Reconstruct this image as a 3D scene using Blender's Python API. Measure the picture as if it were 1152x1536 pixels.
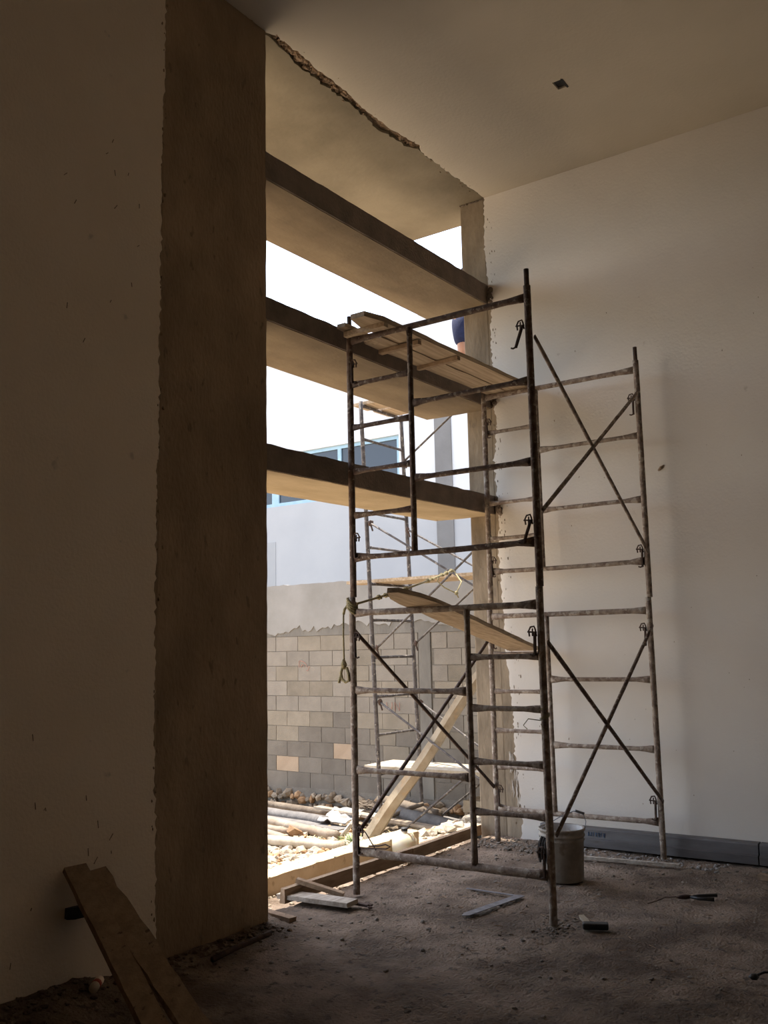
import bpy, math, random
from mathutils import Vector, Matrix, noise
for o in list(bpy.data.objects): bpy.data.objects.remove(o)
C = bpy.context.scene.collection
V = Vector
R = random.Random(7)

# ---------------- camera, sky, sun, exposure ----------------
cam_data = bpy.data.cameras.new('camera'); cam = bpy.data.objects.new('camera', cam_data); C.objects.link(cam)
cam_data.sensor_fit = 'VERTICAL'; cam_data.sensor_height = 24.0; cam_data.sensor_width = 18.0
cam_data.lens = 24.0 * 1422.9 / 1536.0; cam_data.clip_start = 0.05; cam_data.clip_end = 300
r_ = V((0.572875469, -0.819387651, -0.02043462)); u_ = V((-0.105450185, -0.0984037, 0.98954382)); f_ = V((0.812830828, 0.56473055, 0.142777645))
M = Matrix((( r_.x, u_.x, -f_.x, 0), (r_.y, u_.y, -f_.y, 0), (r_.z, u_.z, -f_.z, 1.6), (0, 0, 0, 1)))
cam.matrix_world = M
bpy.context.scene.camera = cam
SUN_EL, SUN_AZ = math.radians(73), math.radians(17)      # azimuth measured from +Y towards +X
world = bpy.data.worlds.new('sky'); bpy.context.scene.world = world; world.use_nodes = True
wn = world.node_tree.nodes; wl = world.node_tree.links; wn.clear()
wo = wn.new('ShaderNodeOutputWorld'); wb = wn.new('ShaderNodeBackground'); sk = wn.new('ShaderNodeTexSky')
sk.sky_type = 'NISHITA'; sk.sun_disc = False; sk.sun_elevation = SUN_EL; sk.sun_rotation = SUN_AZ
sk.air_density = 1.0; sk.dust_density = 1.5; sk.ozone_density = 1.0
hs_ = wn.new('ShaderNodeHueSaturation'); hs_.inputs['Saturation'].default_value = 0.6; wl.new(sk.outputs[0], hs_.inputs['Color']); wl.new(hs_.outputs[0], wb.inputs[0]); wl.new(wb.outputs[0], wo.inputs[0]); wb.inputs[1].default_value = 0.66
sd = bpy.data.lights.new('sun', 'SUN'); sd.energy = 11.0; sd.angle = math.radians(0.6); sd.color = (1.0, 0.93, 0.82)
sun = bpy.data.objects.new('sun', sd); C.objects.link(sun)
sv = V((math.cos(SUN_EL)*math.sin(SUN_AZ), math.cos(SUN_EL)*math.cos(SUN_AZ), math.sin(SUN_EL)))
sun.rotation_euler = sv.to_track_quat('Z', 'Y').to_euler(); sun.location = (6, 9, 14)
vs = bpy.context.scene.view_settings
vs.view_transform = 'Standard'; vs.look = 'None'; vs.exposure = 0.0; vs.gamma = 1.0; vs.use_curve_mapping = False

# ---------------- materials ----------------
def mat(name, c1, c2, scale=6.0, detail=6, bump=0.2, bscale=40.0, rough=0.9, metal=0.0, lo=0.35, hi=0.65, stretch=(1,1,1), spots=None, rand=0.0, dist=0.01):
    m = bpy.data.materials.new(name); m.use_nodes = True
    n = m.node_tree.nodes; l = m.node_tree.links; b = n['Principled BSDF']
    b.inputs['Roughness'].default_value = rough; b.inputs['Metallic'].default_value = metal
    tc = n.new('ShaderNodeTexCoord'); mp = n.new('ShaderNodeMapping'); mp.inputs['Scale'].default_value = stretch
    l.new(tc.outputs['Object'], mp.inputs[0])
    if rand:                                            # alike pieces share a mesh: shift the grain from piece to piece
        oj = n.new('ShaderNodeObjectInfo'); vm = n.new('ShaderNodeVectorMath'); vm.operation = 'SCALE'; vm.inputs[0].default_value = (37.0, 71.0, 53.0)
        l.new(oj.outputs['Random'], vm.inputs['Scale']); l.new(vm.outputs[0], mp.inputs['Location'])
    nz = n.new('ShaderNodeTexNoise'); nz.inputs['Scale'].default_value = scale; nz.inputs['Detail'].default_value = detail; nz.inputs['Roughness'].default_value = 0.6
    l.new(mp.outputs[0], nz.inputs['Vector'])
    cr = n.new('ShaderNodeValToRGB'); cr.color_ramp.elements[0].position = lo; cr.color_ramp.elements[1].position = hi
    cr.color_ramp.elements[0].color = (*c1, 1); cr.color_ramp.elements[1].color = (*c2, 1)
    l.new(nz.outputs['Fac'], cr.inputs[0]); col = cr.outputs[0]
    if spots:
        sc, thr, scol, amt = spots
        n2 = n.new('ShaderNodeTexNoise'); n2.inputs['Scale'].default_value = sc; n2.inputs['Detail'].default_value = 3
        l.new(mp.outputs[0], n2.inputs['Vector'])
        r2 = n.new('ShaderNodeValToRGB'); r2.color_ramp.elements[0].position = thr; r2.color_ramp.elements[1].position = thr + 0.06
        r2.color_ramp.elements[0].color = (0, 0, 0, 1); r2.color_ramp.elements[1].color = (amt, amt, amt, 1)
        l.new(n2.outputs['Fac'], r2.inputs[0])
        mx = n.new('ShaderNodeMixRGB'); mx.inputs[2].default_value = (*scol, 1)
        l.new(r2.outputs[0], mx.inputs[0]); l.new(col, mx.inputs[1]); col = mx.outputs[0]
    if rand:
        oi = n.new('ShaderNodeObjectInfo'); hs = n.new('ShaderNodeHueSaturation'); mr = n.new('ShaderNodeMapRange')
        mr.inputs[3].default_value = 1 - rand; mr.inputs[4].default_value = 1 + rand
        l.new(oi.outputs['Random'], mr.inputs[0]); l.new(mr.outputs[0], hs.inputs['Value']); l.new(col, hs.inputs['Color']); col = hs.outputs[0]
    l.new(col, b.inputs['Base Color'])
    if bump:
        nb = n.new('ShaderNodeTexNoise'); nb.inputs['Scale'].default_value = bscale; nb.inputs['Detail'].default_value = 5
        l.new(mp.outputs[0], nb.inputs['Vector']); bp = n.new('ShaderNodeBump'); bp.inputs['Strength'].default_value = bump; bp.inputs['Distance'].default_value = dist
        l.new(nb.outputs['Fac'], bp.inputs['Height']); l.new(bp.outputs[0], b.inputs['Normal'])
    return m
M_ = {}
M_['white_plaster'] = mat('white_plaster', (.76,.70,.63), (.80,.745,.675), 1.2, 4, .35, 55, .9, spots=(9, .73, (.40,.33,.26), .35), dist=.006)
M_['left_plaster'] = mat('left_plaster', (.84,.71,.56), (.90,.77,.62), 1.2, 4, .5, 55, .9, spots=(9, .72, (.28,.22,.17), .35), dist=.006)
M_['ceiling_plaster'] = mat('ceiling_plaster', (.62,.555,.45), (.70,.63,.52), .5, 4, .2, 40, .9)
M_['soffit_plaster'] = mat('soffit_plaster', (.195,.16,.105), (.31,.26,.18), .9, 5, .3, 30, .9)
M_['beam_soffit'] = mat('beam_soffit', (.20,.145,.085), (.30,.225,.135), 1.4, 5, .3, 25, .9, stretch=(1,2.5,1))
M_['bounce_soffit'] = mat('bounce_soffit', (.42,.32,.19), (.56,.44,.28), 1.4, 5, .3, 25, .9, stretch=(1,2.5,1))  # lighter beam_soffit: sunlit ground bounce painted into the lowest beam's underside
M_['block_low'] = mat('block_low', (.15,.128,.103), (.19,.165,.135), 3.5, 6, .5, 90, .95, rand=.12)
M_['pillar_concrete'] = mat('pillar_concrete', (.26,.175,.105), (.41,.29,.18), 2.6, 9, .8, 45, .9, stretch=(1,1,.5), spots=(16, .64, (.15,.10,.06), .6))
M_['beam_concrete'] = mat('beam_concrete', (.17,.13,.10), (.26,.20,.155), 5, 6, .8, 45, .95, spots=(22, .68, (.09,.07,.055), .7))
M_['column_concrete'] = mat('column_concrete', (.165,.125,.083), (.36,.285,.20), 3.2, 8, .7, 30, .95, stretch=(1,1,.45), spots=(12, .66, (.20,.16,.12), .6))
M_['raw_concrete'] = mat('raw_concrete', (.22,.15,.095), (.40,.28,.18), 14, 6, 1.0, 40, .95, dist=.03)
M_['render_coat'] = mat('render_coat', (.25,.235,.21), (.32,.30,.275), 1.6, 6, .3, 30, .95)
M_['mortar'] = mat('mortar', (.15,.13,.105), (.20,.175,.145), 8, 5, .6, 50, .95)
M_['block'] = mat('block', (.205,.173,.13), (.26,.22,.168), 3.5, 6, .5, 90, .95, rand=.13)
M_['pink_block'] = mat('pink_block', (.22,.19,.155), (.27,.235,.19), 3.5, 6, .5, 90, .95, rand=.08)
M_['orange_block'] = mat('orange_block', (.34,.25,.17), (.40,.30,.21), 3.5, 6, .5, 90, .95)
M_['pier'] = mat('pier', (.15,.135,.115), (.21,.19,.16), 4, 6, .5, 40, .95, stretch=(1,1,.4))
M_['stone'] = mat('stone', (.180,.143,.105), (.315,.232,.150), 9, 4, .8, 30, .95, rand=.3)
M_['orange_stone'] = mat('orange_stone', (.272,.150,.068), (.374,.231,.122), 9, 4, .8, 30, .95, rand=.2)
M_['rubble'] = mat('rubble', (0.288,0.232,0.168), (0.448,0.384,0.296), 8, 4, .6, 30, .95)
M_['earth'] = mat('earth', (.33,.25,.165), (.50,.405,.285), 3.0, 8, 1.0, 22, .98, dist=.03)
M_['floor_dirt'] = mat('floor_dirt', (.105,.070,.045), (.29,.217,.16), 2.6, 12, 1.0, 60, .97, lo=.38, hi=.66, spots=(16, .60, (.055,.040,.028), .7), dist=.02)
M_['crumb'] = mat('crumb', (.11,.09,.07), (.24,.205,.17), 9, 4, .5, 40, .95)
M_['curb'] = mat('curb', (.58,.44,.28), (.70,.56,.39), 5, 6, .5, 40, .95, spots=(13, .66, (.36,.25,.15), .6))
M_['rusty_steel'] = mat('rusty_steel', (.085,.045,.032), (.20,.145,.11), 20, 7, .6, 70, .8, 0.15, spots=(30, .58, (.40,.34,.28), .7))
M_['dusty_steel'] = mat('dusty_steel', (.15,.10,.075), (.36,.29,.23), 20, 7, .6, 70, .85, 0.1, spots=(26, .56, (.48,.42,.35), .7))
M_['dark_rust'] = mat('dark_rust', (.045,.028,.022), (.11,.065,.045), 24, 5, .5, 70, .8, 0.2)
M_['outer_steel'] = mat('outer_steel', (.055,.045,.042), (.14,.12,.11), 17, 6, .5, 60, .7, 0.2, spots=(28, .6, (.36,.32,.27), .7))
M_['plank'] = mat('plank', (.36,.26,.165), (.58,.45,.31), 5, 6, .4, 30, .9, stretch=(.35,7,7))
M_['grey_plank'] = mat('grey_plank', (.30,.25,.20), (.50,.44,.37), 5, 6, .5, 30, .95, stretch=(1.2,6,6))
M_['brown_plank'] = mat('brown_plank', (.22,.145,.09), (.33,.23,.15), 5, 6, .5, 30, .95, stretch=(3,5,2), spots=(9, .66, (.07,.045,.03), .8))
M_['form_board'] = mat('form_board', (.26,.17,.10), (.40,.28,.18), 5, 6, .5, 30, .95, stretch=(.8,5,5))
M_['pale_wood'] = mat('pale_wood', (0.383,0.312,0.217), (0.510,0.446,0.351), 6, 6, .4, 30, .85, stretch=(2,2,.7))
M_['timber'] = mat('timber', (0.253,0.184,0.111), (0.390,0.321,0.227), 4, 6, .5, 25, .85, spots=(7, .6, (.42,.28,.15), .6))
M_['log_bark'] = mat('log_bark', (0.120,0.088,0.062), (0.203,0.159,0.115), 7, 6, .8, 25, .95)
M_['log_grey'] = mat('log_grey', (0.122,0.110,0.102), (0.188,0.172,0.159), 7, 6, .8, 25, .95)
M_['log_pale'] = mat('log_pale', (0.235,0.176,0.122), (0.336,0.281,0.218), 6, 6, .6, 25, .9)
M_['bucket_plastic'] = mat('bucket_plastic', (.20,.17,.14), (.36,.32,.27), 6, 6, .3, 40, .7, spots=(11, .58, (.18,.13,.09), .6))
M_['bucket_inside'] = mat('bucket_inside', (.38,.36,.34), (.52,.50,.48), 6, 6, .3, 40, .7)
M_['rag'] = mat('rag', (.012,.010,.009), (.035,.028,.024), 20, 5, .8, 60, .95)
M_['galvanised'] = mat('galvanised', (.12,.11,.11), (.18,.17,.17), 5, 6, .2, 30, .6, .25, stretch=(1,.5,2), spots=(5, .62, (.12,.10,.085), .6))
M_['blue_paint'] = mat('blue_paint', (.05,.10,.19), (.09,.15,.26), 30, 3, 0, 30, .8)
M_['red_crayon'] = mat('red_crayon', (.42,.17,.12), (.48,.24,.18), 30, 3, 0, 30, .9)
M_['black_rubber'] = mat('black_rubber', (.008,.008,.009), (.022,.021,.022), 30, 3, .2, 60, .55)
M_['tool_steel'] = mat('tool_steel', (.14,.14,.16), (.26,.26,.28), 14, 4, .2, 60, .5, .5)
M_['navy_cloth'] = mat('navy_cloth', (.007,.010,.040), (.012,.018,.062), 20, 4, .4, 80, .9)
M_['skin'] = mat('skin', (.34,.17,.10), (.42,.22,.135), 12, 3, .1, 60, .55)
M_['hair'] = mat('hair', (.012,.009,.007), (.03,.022,.017), 40, 3, .4, 90, .6)
M_['boot'] = mat('boot', (.07,.045,.03), (.13,.09,.06), 12, 3, .3, 60, .8)
M_['eye'] = mat('eye', (.03,.02,.015), (.05,.035,.025), 10, 2, 0, 10, .3)
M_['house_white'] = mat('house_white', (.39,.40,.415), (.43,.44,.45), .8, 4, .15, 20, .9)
M_['house_glare'] = mat('house_glare', (.62,.63,.64), (.68,.69,.70), .8, 4, .15, 20, .9)  # lighter copy of house_white: glare on the upper wall put into the colour
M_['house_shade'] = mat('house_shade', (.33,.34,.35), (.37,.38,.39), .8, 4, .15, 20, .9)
M_['house_grey'] = mat('house_grey', (.17,.165,.16), (.21,.205,.20), 1.5, 6, .3, 25, .9)
M_['window_blue'] = mat('window_blue', (.30,.46,.56), (.36,.52,.62), 6, 2, 0, 10, .5)
M_['yellow_rope'] = mat('yellow_rope', (.20,.16,.07), (.34,.285,.15), 60, 4, .8, 160, .9)
M_['white_sack'] = mat('white_sack', (.26,.24,.225), (.33,.31,.29), 8, 4, .4, 30, .8)
M_['pvc'] = mat('pvc', (.449,.422,.367), (.530,.503,.449), 8, 3, .1, 30, .5)
M_['grass'] = mat('grass', (.07,.13,.035), (.16,.24,.07), 10, 3, 0, 30, .8)
M_['dry_grass'] = mat('dry_grass', (.48,.40,.18), (.66,.56,.30), 10, 3, 0, 30, .9)
M_['red_label'] = mat('red_label', (.40,.06,.03), (.55,.09,.05), 10, 3, .1, 30, .6)
gl = bpy.data.materials.new('dark_glass'); gl.use_nodes = True; g = gl.node_tree.nodes['Principled BSDF']
g.inputs['Base Color'].default_value = (.035,.045,.06,1); g.inputs['Roughness'].default_value = .12; M_['dark_glass'] = gl
jp = bpy.data.materials.new('milky_plastic'); jp.use_nodes = True; g = jp.node_tree.nodes['Principled BSDF']
g.inputs['Base Color'].default_value = (.86,.80,.62,1); g.inputs['Roughness'].default_value = .35; g.inputs['Transmission Weight'].default_value = .35; g.inputs['Subsurface Weight'].default_value = .3; M_['milky'] = jp

# ---------------- mesh builder ----------------
class MB:
    def __init__(s): s.v = []; s.f = []
    def add(s, vs, fs):
        o = len(s.v); s.v += [V(p) for p in vs]; s.f += [[i+o for i in q] for q in fs]
    def box(s, c, size, rot=None):
        c = V(c); hx, hy, hz = [a/2 for a in size]
        vs = [V((x, y, z)) for x in (-hx, hx) for y in (-hy, hy) for z in (-hz, hz)]
        if rot is not None: vs = [rot @ p for p in vs]
        s.add([c+p for p in vs], [(0,1,3,2),(4,6,7,5),(0,4,5,1),(2,3,7,6),(0,2,6,4),(1,5,7,3)])
    def b2(s, x0, x1, y0, y1, z0, z1): s.box(((x0+x1)/2, (y0+y1)/2, (z0+z1)/2), (abs(x1-x0), abs(y1-y0), abs(z1-z0)))
    def tube(s, pts, rad, n=10, rw=None, jit=0, up=(0,0,1), cap=True, seed=0):
        # rad: radius per point (vertical), rw: sideways radius per point
        pts = [V(p) for p in pts]; k = len(pts)
        if not hasattr(rad, '__len__'): rad = [rad]*k
        if rw is None: rw = rad
        rr = random.Random(seed); up = V(up); vs = []; prev = None
        for i, p in enumerate(pts):
            d = (pts[min(i+1, k-1)] - pts[max(i-1, 0)]).normalized()
            ref = up if prev is None else prev
            sd = d.cross(ref)
            if sd.length < 1e-3: sd = d.cross(V((1,0,0.1)))
            sd.normalize(); uu = sd.cross(d).normalized(); prev = uu
            for j in range(n):
                a = 2*math.pi*j/n; q = 1 + (rr.uniform(-jit, jit) if jit else 0)
                vs.append(p + sd*math.cos(a)*rw[i]*q + uu*math.sin(a)*rad[i]*q)
        fs = [(i*n+j, i*n+(j+1) % n, (i+1)*n+(j+1) % n, (i+1)*n+j) for i in range(k-1) for j in range(n)]
        if cap: fs += [tuple(range(n-1, -1, -1)), tuple((k-1)*n+j for j in range(n))]
        s.add(vs, fs)
    def lathe(s, c, prof, n=24, close=False):
        c = V(c); vs = []; k = len(prof)
        for r, z in prof:
            for j in range(n):
                a = 2*math.pi*j/n; vs.append(c + V((r*math.cos(a), r*math.sin(a), z)))
        fs = [(i*n+j, i*n+(j+1) % n, (i+1)*n+(j+1) % n, (i+1)*n+j) for i in range(k-1) for j in range(n)]
        fs += [tuple(range(n-1, -1, -1))]
        if close: fs += [tuple((k-1)*n+j for j in range(n))]
        s.add(vs, fs)
    def blob(s, c, r, sq=(1,1,1), seed=0, amp=.25):
        rr = random.Random(seed); t = (1+5**.5)/2
        vs = [(-1,t,0),(1,t,0),(-1,-t,0),(1,-t,0),(0,-1,t),(0,1,t),(0,-1,-t),(0,1,-t),(t,0,-1),(t,0,1),(-t,0,-1),(-t,0,1)]
        fs = [(0,11,5),(0,5,1),(0,1,7),(0,7,10),(0,10,11),(1,5,9),(5,11,4),(11,10,2),(10,7,6),(7,1,8),(3,9,4),(3,4,2),(3,2,6),(3,6,8),(3,8,9),(4,9,5),(2,4,11),(6,2,10),(8,6,7),(9,8,1)]
        a = rr.uniform(0, 6.3); ca, sa = math.cos(a), math.sin(a); o = []
        for p in vs:
            p = V(p).normalized()*r*(1+rr.uniform(-amp, amp)); p = V((p.x*sq[0], p.y*sq[1], p.z*sq[2]))
            o.append(V(c) + V((p.x*ca-p.y*sa, p.x*sa+p.y*ca, p.z)))
        s.add(o, fs)
    def plank(s, a, b, w, t, up=(0,0,1), seg=8, jit=.004, seed=0, taper=None, rough=0):
        a, b = V(a), V(b); d = (b-a).normalized(); sd = d.cross(V(up)).normalized(); uu = sd.cross(d).normalized()
        rr = random.Random(seed); vs = []
        for i in range(seg+1):
            q = i/seg; c = a.lerp(b, q); k = 1
            if taper and q < taper[0]: k = taper[1] + (1-taper[1])*math.sqrt(q/taper[0])
            for (x, z) in ((-1,-1),(1,-1),(1,1),(-1,1)):
                e = rr.uniform(-rough, rough) if i in (0, seg) else 0
                jj = rr.uniform(-jit, jit)
                vs.append(c + sd*(x*w/2*k+jj) + uu*(z*t/2+jj*.4) + d*e)
        fs = [(i*4+j, i*4+(j+1) % 4, (i+1)*4+(j+1) % 4, (i+1)*4+j) for i in range(seg) for j in range(4)]
        fs += [(3,2,1,0), tuple(seg*4+j for j in range(4))]
        s.add(vs, fs)
    def sheet(s, pts, axis, a0, a1):
        # closed outline (u,v) extruded along axis between a0 and a1
        n = len(pts); g = {'x': lambda u,v,w: (w,u,v), 'y': lambda u,v,w: (u,w,v), 'z': lambda u,v,w: (u,v,w)}[axis]
        vs = [g(u,v,a0) for u,v in pts] + [g(u,v,a1) for u,v in pts]
        s.add(vs, [tuple(range(n)), tuple(range(2*n-1, n-1, -1))] + [(i, i+n, (i+1) % n+n, (i+1) % n) for i in range(n)])

def wloc(p):
    l = V((0,0,0))
    while p is not None: l += p.location; p = p.parent
    return l
def obj(name, mb, m, parent=None, smooth=False, bevel=0, mats=None):
    me = bpy.data.meshes.new(name)
    if parent is None:
        mn = V((min(p.x for p in mb.v), min(p.y for p in mb.v), min(p.z for p in mb.v))); mx = V((max(p.x for p in mb.v), max(p.y for p in mb.v), 0))
        loc = V(((mn.x+mx.x)/2, (mn.y+mx.y)/2, mn.z)); off = loc
    else: off = wloc(parent); loc = V((0,0,0))
    me.from_pydata([tuple(p-off) for p in mb.v], [], mb.f); me.update()
    import bmesh
    bm = bmesh.new(); bm.from_mesh(me); bmesh.ops.recalc_face_normals(bm, faces=bm.faces); bm.to_mesh(me); bm.free()
    me.materials.append(M_[m])
    if smooth:
        for p in me.polygons: p.use_smooth = True
    o = bpy.data.objects.new(name, me); C.objects.link(o); o.location = loc; o.parent = parent
    if bevel:
        b = o.modifiers.new('bevel', 'BEVEL'); b.width = bevel; b.segments = 2; b.limit_method = 'ANGLE'
    return o
def thing(name, label, cat, loc, group=None):
    o = bpy.data.objects.new(name, None); C.objects.link(o); o.location = loc; o['label'] = label; o['category'] = cat
    if group: o['group'] = group
    return o
def tag(o, label, cat, group=None):
    o['label'] = label; o['category'] = cat
    if group: o['group'] = group
    return o
def struct(o, label=None):
    o['kind'] = 'structure'
    if label: o['label'] = label
    return o
def jag(pts, amp, step, seed, axis):
    # roughen a polyline: axis 0/1 = coordinate that gets the noise
    rr = random.Random(seed); out = []
    for (p, q) in zip(pts[:-1], pts[1:]):
        L = math.hypot(q[0]-p[0], q[1]-p[1]); k = max(1, int(L/step))
        for i in range(k):
            t = i/k; c = [p[0]+(q[0]-p[0])*t, p[1]+(q[1]-p[1])*t]
            c[axis] += rr.gauss(0, amp) + amp*2*noise.noise(V((c[0]*5, c[1]*5, seed)))
            out.append(tuple(c))
    out.append(tuple(pts[-1])); return out
def gz(x, y):
    t = min(max((y-4.75)/1.3, 0), 1); t = t*t*(3-2*t)
    return -.10-.36*t-.1*min(max(x-8.9, 0), 1.2)

W, D, CZ = 7.48, 3.98, 5.77
# ---------------- the shell ----------------
def grid(x0, x1, y0, y1, st, fz):
    mb = MB(); nx = int((x1-x0)/st); ny = int((y1-y0)/st)
    vs = []
    for i in range(nx+1):
        for j in range(ny+1):
            x = x0+(x1-x0)*i/nx; y = y0+(y1-y0)*j/ny; vs.append((x, y, fz(x, y)))
    mb.add(vs, [(i*(ny+1)+j, (i+1)*(ny+1)+j, (i+1)*(ny+1)+j+1, i*(ny+1)+j+1) for i in range(nx) for j in range(ny)])
    return mb
def fl_z(x, y):
    n1 = noise.noise(V((x*1.4, y*1.4, 3))); n2 = noise.noise(V((x*5, y*5, 1))); n3 = noise.noise(V((x*15, y*15, 5))); n4 = noise.noise(V((x*30, y*30, 9)))
    n5 = noise.noise(V((x*50, y*50, 2))); z = .010*n1 + .008*n2 + .007*n3 + .0055*n4 + .004*n5 - .012
    if x < 3.6 and y > 3.3: z += .10*max(0, (y-3.55)/.45)*max(0, min(1, (3.45-x)/.4))      # dirt heaped against the left wall
    if 3.5 <= x < 4.6 and y > 3.5: z += .03*max(0, (y-3.6)/.4)
    if y > 4.16: z -= .05*min(1, (y-4.16)/.1)
    return z
fl = obj('floor', grid(-2.0, 7.5, -3.5, 4.66, .032, fl_z), 'floor_dirt', smooth=True); struct(fl, 'dusty bare concrete floor with dirt and rubble')
gr = obj('ground', grid(-6, 10.2, 4.66, 14, .12, lambda x, y: gz(x, y)+.03*noise.noise(V((x*3, y*3, 0)))+.015*noise.noise(V((x*9, y*9, 0)))), 'earth', smooth=True); struct(gr, 'sunlit bare earth of the yard outside')
mb = MB(); mb.b2(10.2, 60, -20, 60, -.75, -.62); mb.b2(-60, -6, -20, 60, -.75, -.62); mb.b2(-6, 10.2, 14, 60, -.75, -.62)
struct(obj('ground_far', mb, 'earth'))
# ceiling: raw slab, plaster coat with a broken edge, soffit outside
mb = MB(); mb.b2(-2, 7.7, -3.5, 4.2, 5.80, 6.02); mb.b2(-2, 7.87, 4.2, 5.97, 5.80, 6.02); slab = struct(obj('ceiling', mb, 'raw_concrete'), 'concrete roof slab, bare where the plaster broke off')
mb = MB(); hx0, hx1, hy0, hy1 = 6.16, 6.27, 2.60, 2.665
mb.b2(-2, hx0, -3.5, 3.7, CZ, 5.80); mb.b2(hx1, W, -3.5, 3.7, CZ, 5.80); mb.b2(hx0, hx1, -3.5, hy0, CZ, 5.80); mb.b2(hx0, hx1, hy1, 3.7, CZ, 5.80)
e = jag([(-2, 3.985), (3.6, 3.985), (4.45, 3.985), (4.53, 3.955), (4.80, 3.955), (5.03, 3.965), (5.35, 3.97), (5.6, 3.995), (5.95, 3.995), (6.33, 3.95), (6.38, 3.99), (6.9, 3.985), (7.48, 3.97)], .0055, .03, 3, 1)
mb.sheet([(-2, 3.7)] + e + [(7.48, 3.7)], 'z', CZ, 5.80)
pl = obj('plaster', mb, 'ceiling_plaster', slab); pl['label'] = 'smooth painted ceiling plaster with ragged broken edge'
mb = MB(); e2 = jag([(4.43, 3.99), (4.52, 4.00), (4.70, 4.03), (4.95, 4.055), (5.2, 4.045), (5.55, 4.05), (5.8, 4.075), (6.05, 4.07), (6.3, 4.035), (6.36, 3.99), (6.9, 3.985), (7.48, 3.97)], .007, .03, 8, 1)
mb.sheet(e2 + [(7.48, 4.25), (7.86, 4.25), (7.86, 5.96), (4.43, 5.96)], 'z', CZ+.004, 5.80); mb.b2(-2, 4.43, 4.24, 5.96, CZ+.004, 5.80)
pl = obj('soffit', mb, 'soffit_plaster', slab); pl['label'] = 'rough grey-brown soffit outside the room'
mb = MB()
for i in range(190):
    x = R.uniform(4.53, 6.36); c = 4.005 + .02*math.sin(x*4); mb.blob((x, c+R.uniform(-.03, .035), CZ+.022+R.uniform(-.004, .012)), R.uniform(.008, .022), (1.5,1,.7), seed=i, amp=.35)
for i in range(40):
    mb.blob((R.uniform(4.5, 7.3), 3.98+R.gauss(0, .04), CZ+.002), R.uniform(.003, .008), (1.5,1,.6), seed=i+500)
pl = obj('broken_mortar', mb, 'raw_concrete', slab); pl['kind'] = 'stuff'
mb = MB(); mb.b2(hx0-.01, hx1+.01, hy0-.01, hy1+.01, 5.786, 5.797); obj('box_back', mb, 'black_rubber', slab)
mb = MB(); mb.sheet([(hx0-.012, hy0-.006), (hx0+.03, hy0+.006), (hx1+.012, hy0-.002), (hx1+.006, hy0-.016), (hx0+.0, hy0-.02)], 'z', CZ-.003, 5.775)
obj('box_lip', mb, 'black_rubber', slab)
# left wall + pillar
mb = MB(); mb.b2(-2, 3.55, D, 4.24, -.4, 5.8); wl_ = struct(obj('wall_left', mb, 'pillar_concrete'), 'white plastered wall left of the concrete pillar')
ed = jag([(3.56, .0), (3.544, .5), (3.525, 1.0), (3.521, 1.53), (3.521, 1.96), (3.517, 2.44), (3.527, 2.93), (3.524, 3.4), (3.525, 4.2), (3.519, 4.52), (3.536, 5.03), (3.54, CZ)], .0045, .022, 5, 0)
mb = MB(); mb.sheet([(-2, -.05), (3.56, -.05)] + ed + [(-2, CZ)], 'y', D-.015, D+.001)
obj('plaster', mb, 'left_plaster', wl_)
mb = MB()
for i in range(60):
    z = R.uniform(.2, 5.7); mb.blob((3.53+R.gauss(0, .012), D-.016, z), R.uniform(.003, .009), (1,.6,1.7), seed=i, amp=.4)
mm = obj('mortar_drips', mb, 'pillar_concrete', wl_); mm['kind'] = 'stuff'
mb = MB()
for i in range(26):
    x = R.uniform(2.7, 3.48); z = R.choice([R.uniform(.2, 1.3), R.uniform(3.2, 4.6)]); h = R.uniform(.006, .02)
    mb.box((x, D-.0155, z), (.004, .002, h*2), Matrix.Rotation(R.uniform(-.2, .9), 3, 'Y'))
mm = obj('plaster_nicks', mb, 'raw_concrete', wl_); mm['kind'] = 'stuff'
# pillar as a gently uneven slab of concrete
mb = MB(); nx, nz = 14, 90; x0, x1 = 3.55, 4.435
vs = []
for i in range(nx+1):
    for j in range(nz+1):
        x = x0+(x1-x0)*i/nx; z = -.1+5.9*j/nz
        if i == nx: x += .006*noise.noise(V((0, 0, z*6)))+.003*noise.noise(V((0, 3, z*25)))
        vs.append((x, D+.004*noise.noise(V((x*4, 0, z*4))), z))
fs = [(i*(nz+1)+j, (i+1)*(nz+1)+j, (i+1)*(nz+1)+j+1, i*(nz+1)+j+1) for i in range(nx) for j in range(nz)]
mb.add(vs, fs)
mb.b2(3.55, 4.43, D+.006, 4.24, -.4, 5.8)
cv = [vs[nx*(nz+1)+j] for j in range(nz+1)]; k = len(cv)
mb.add(cv + [(4.43, 4.24, p[2]) for p in cv], [(j, j+1, k+j+1, k+j) for j in range(k-1)])
struct(obj('wall_pillar', mb, 'pillar_concrete'), 'broad unplastered brown concrete pillar beside the opening')
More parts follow.
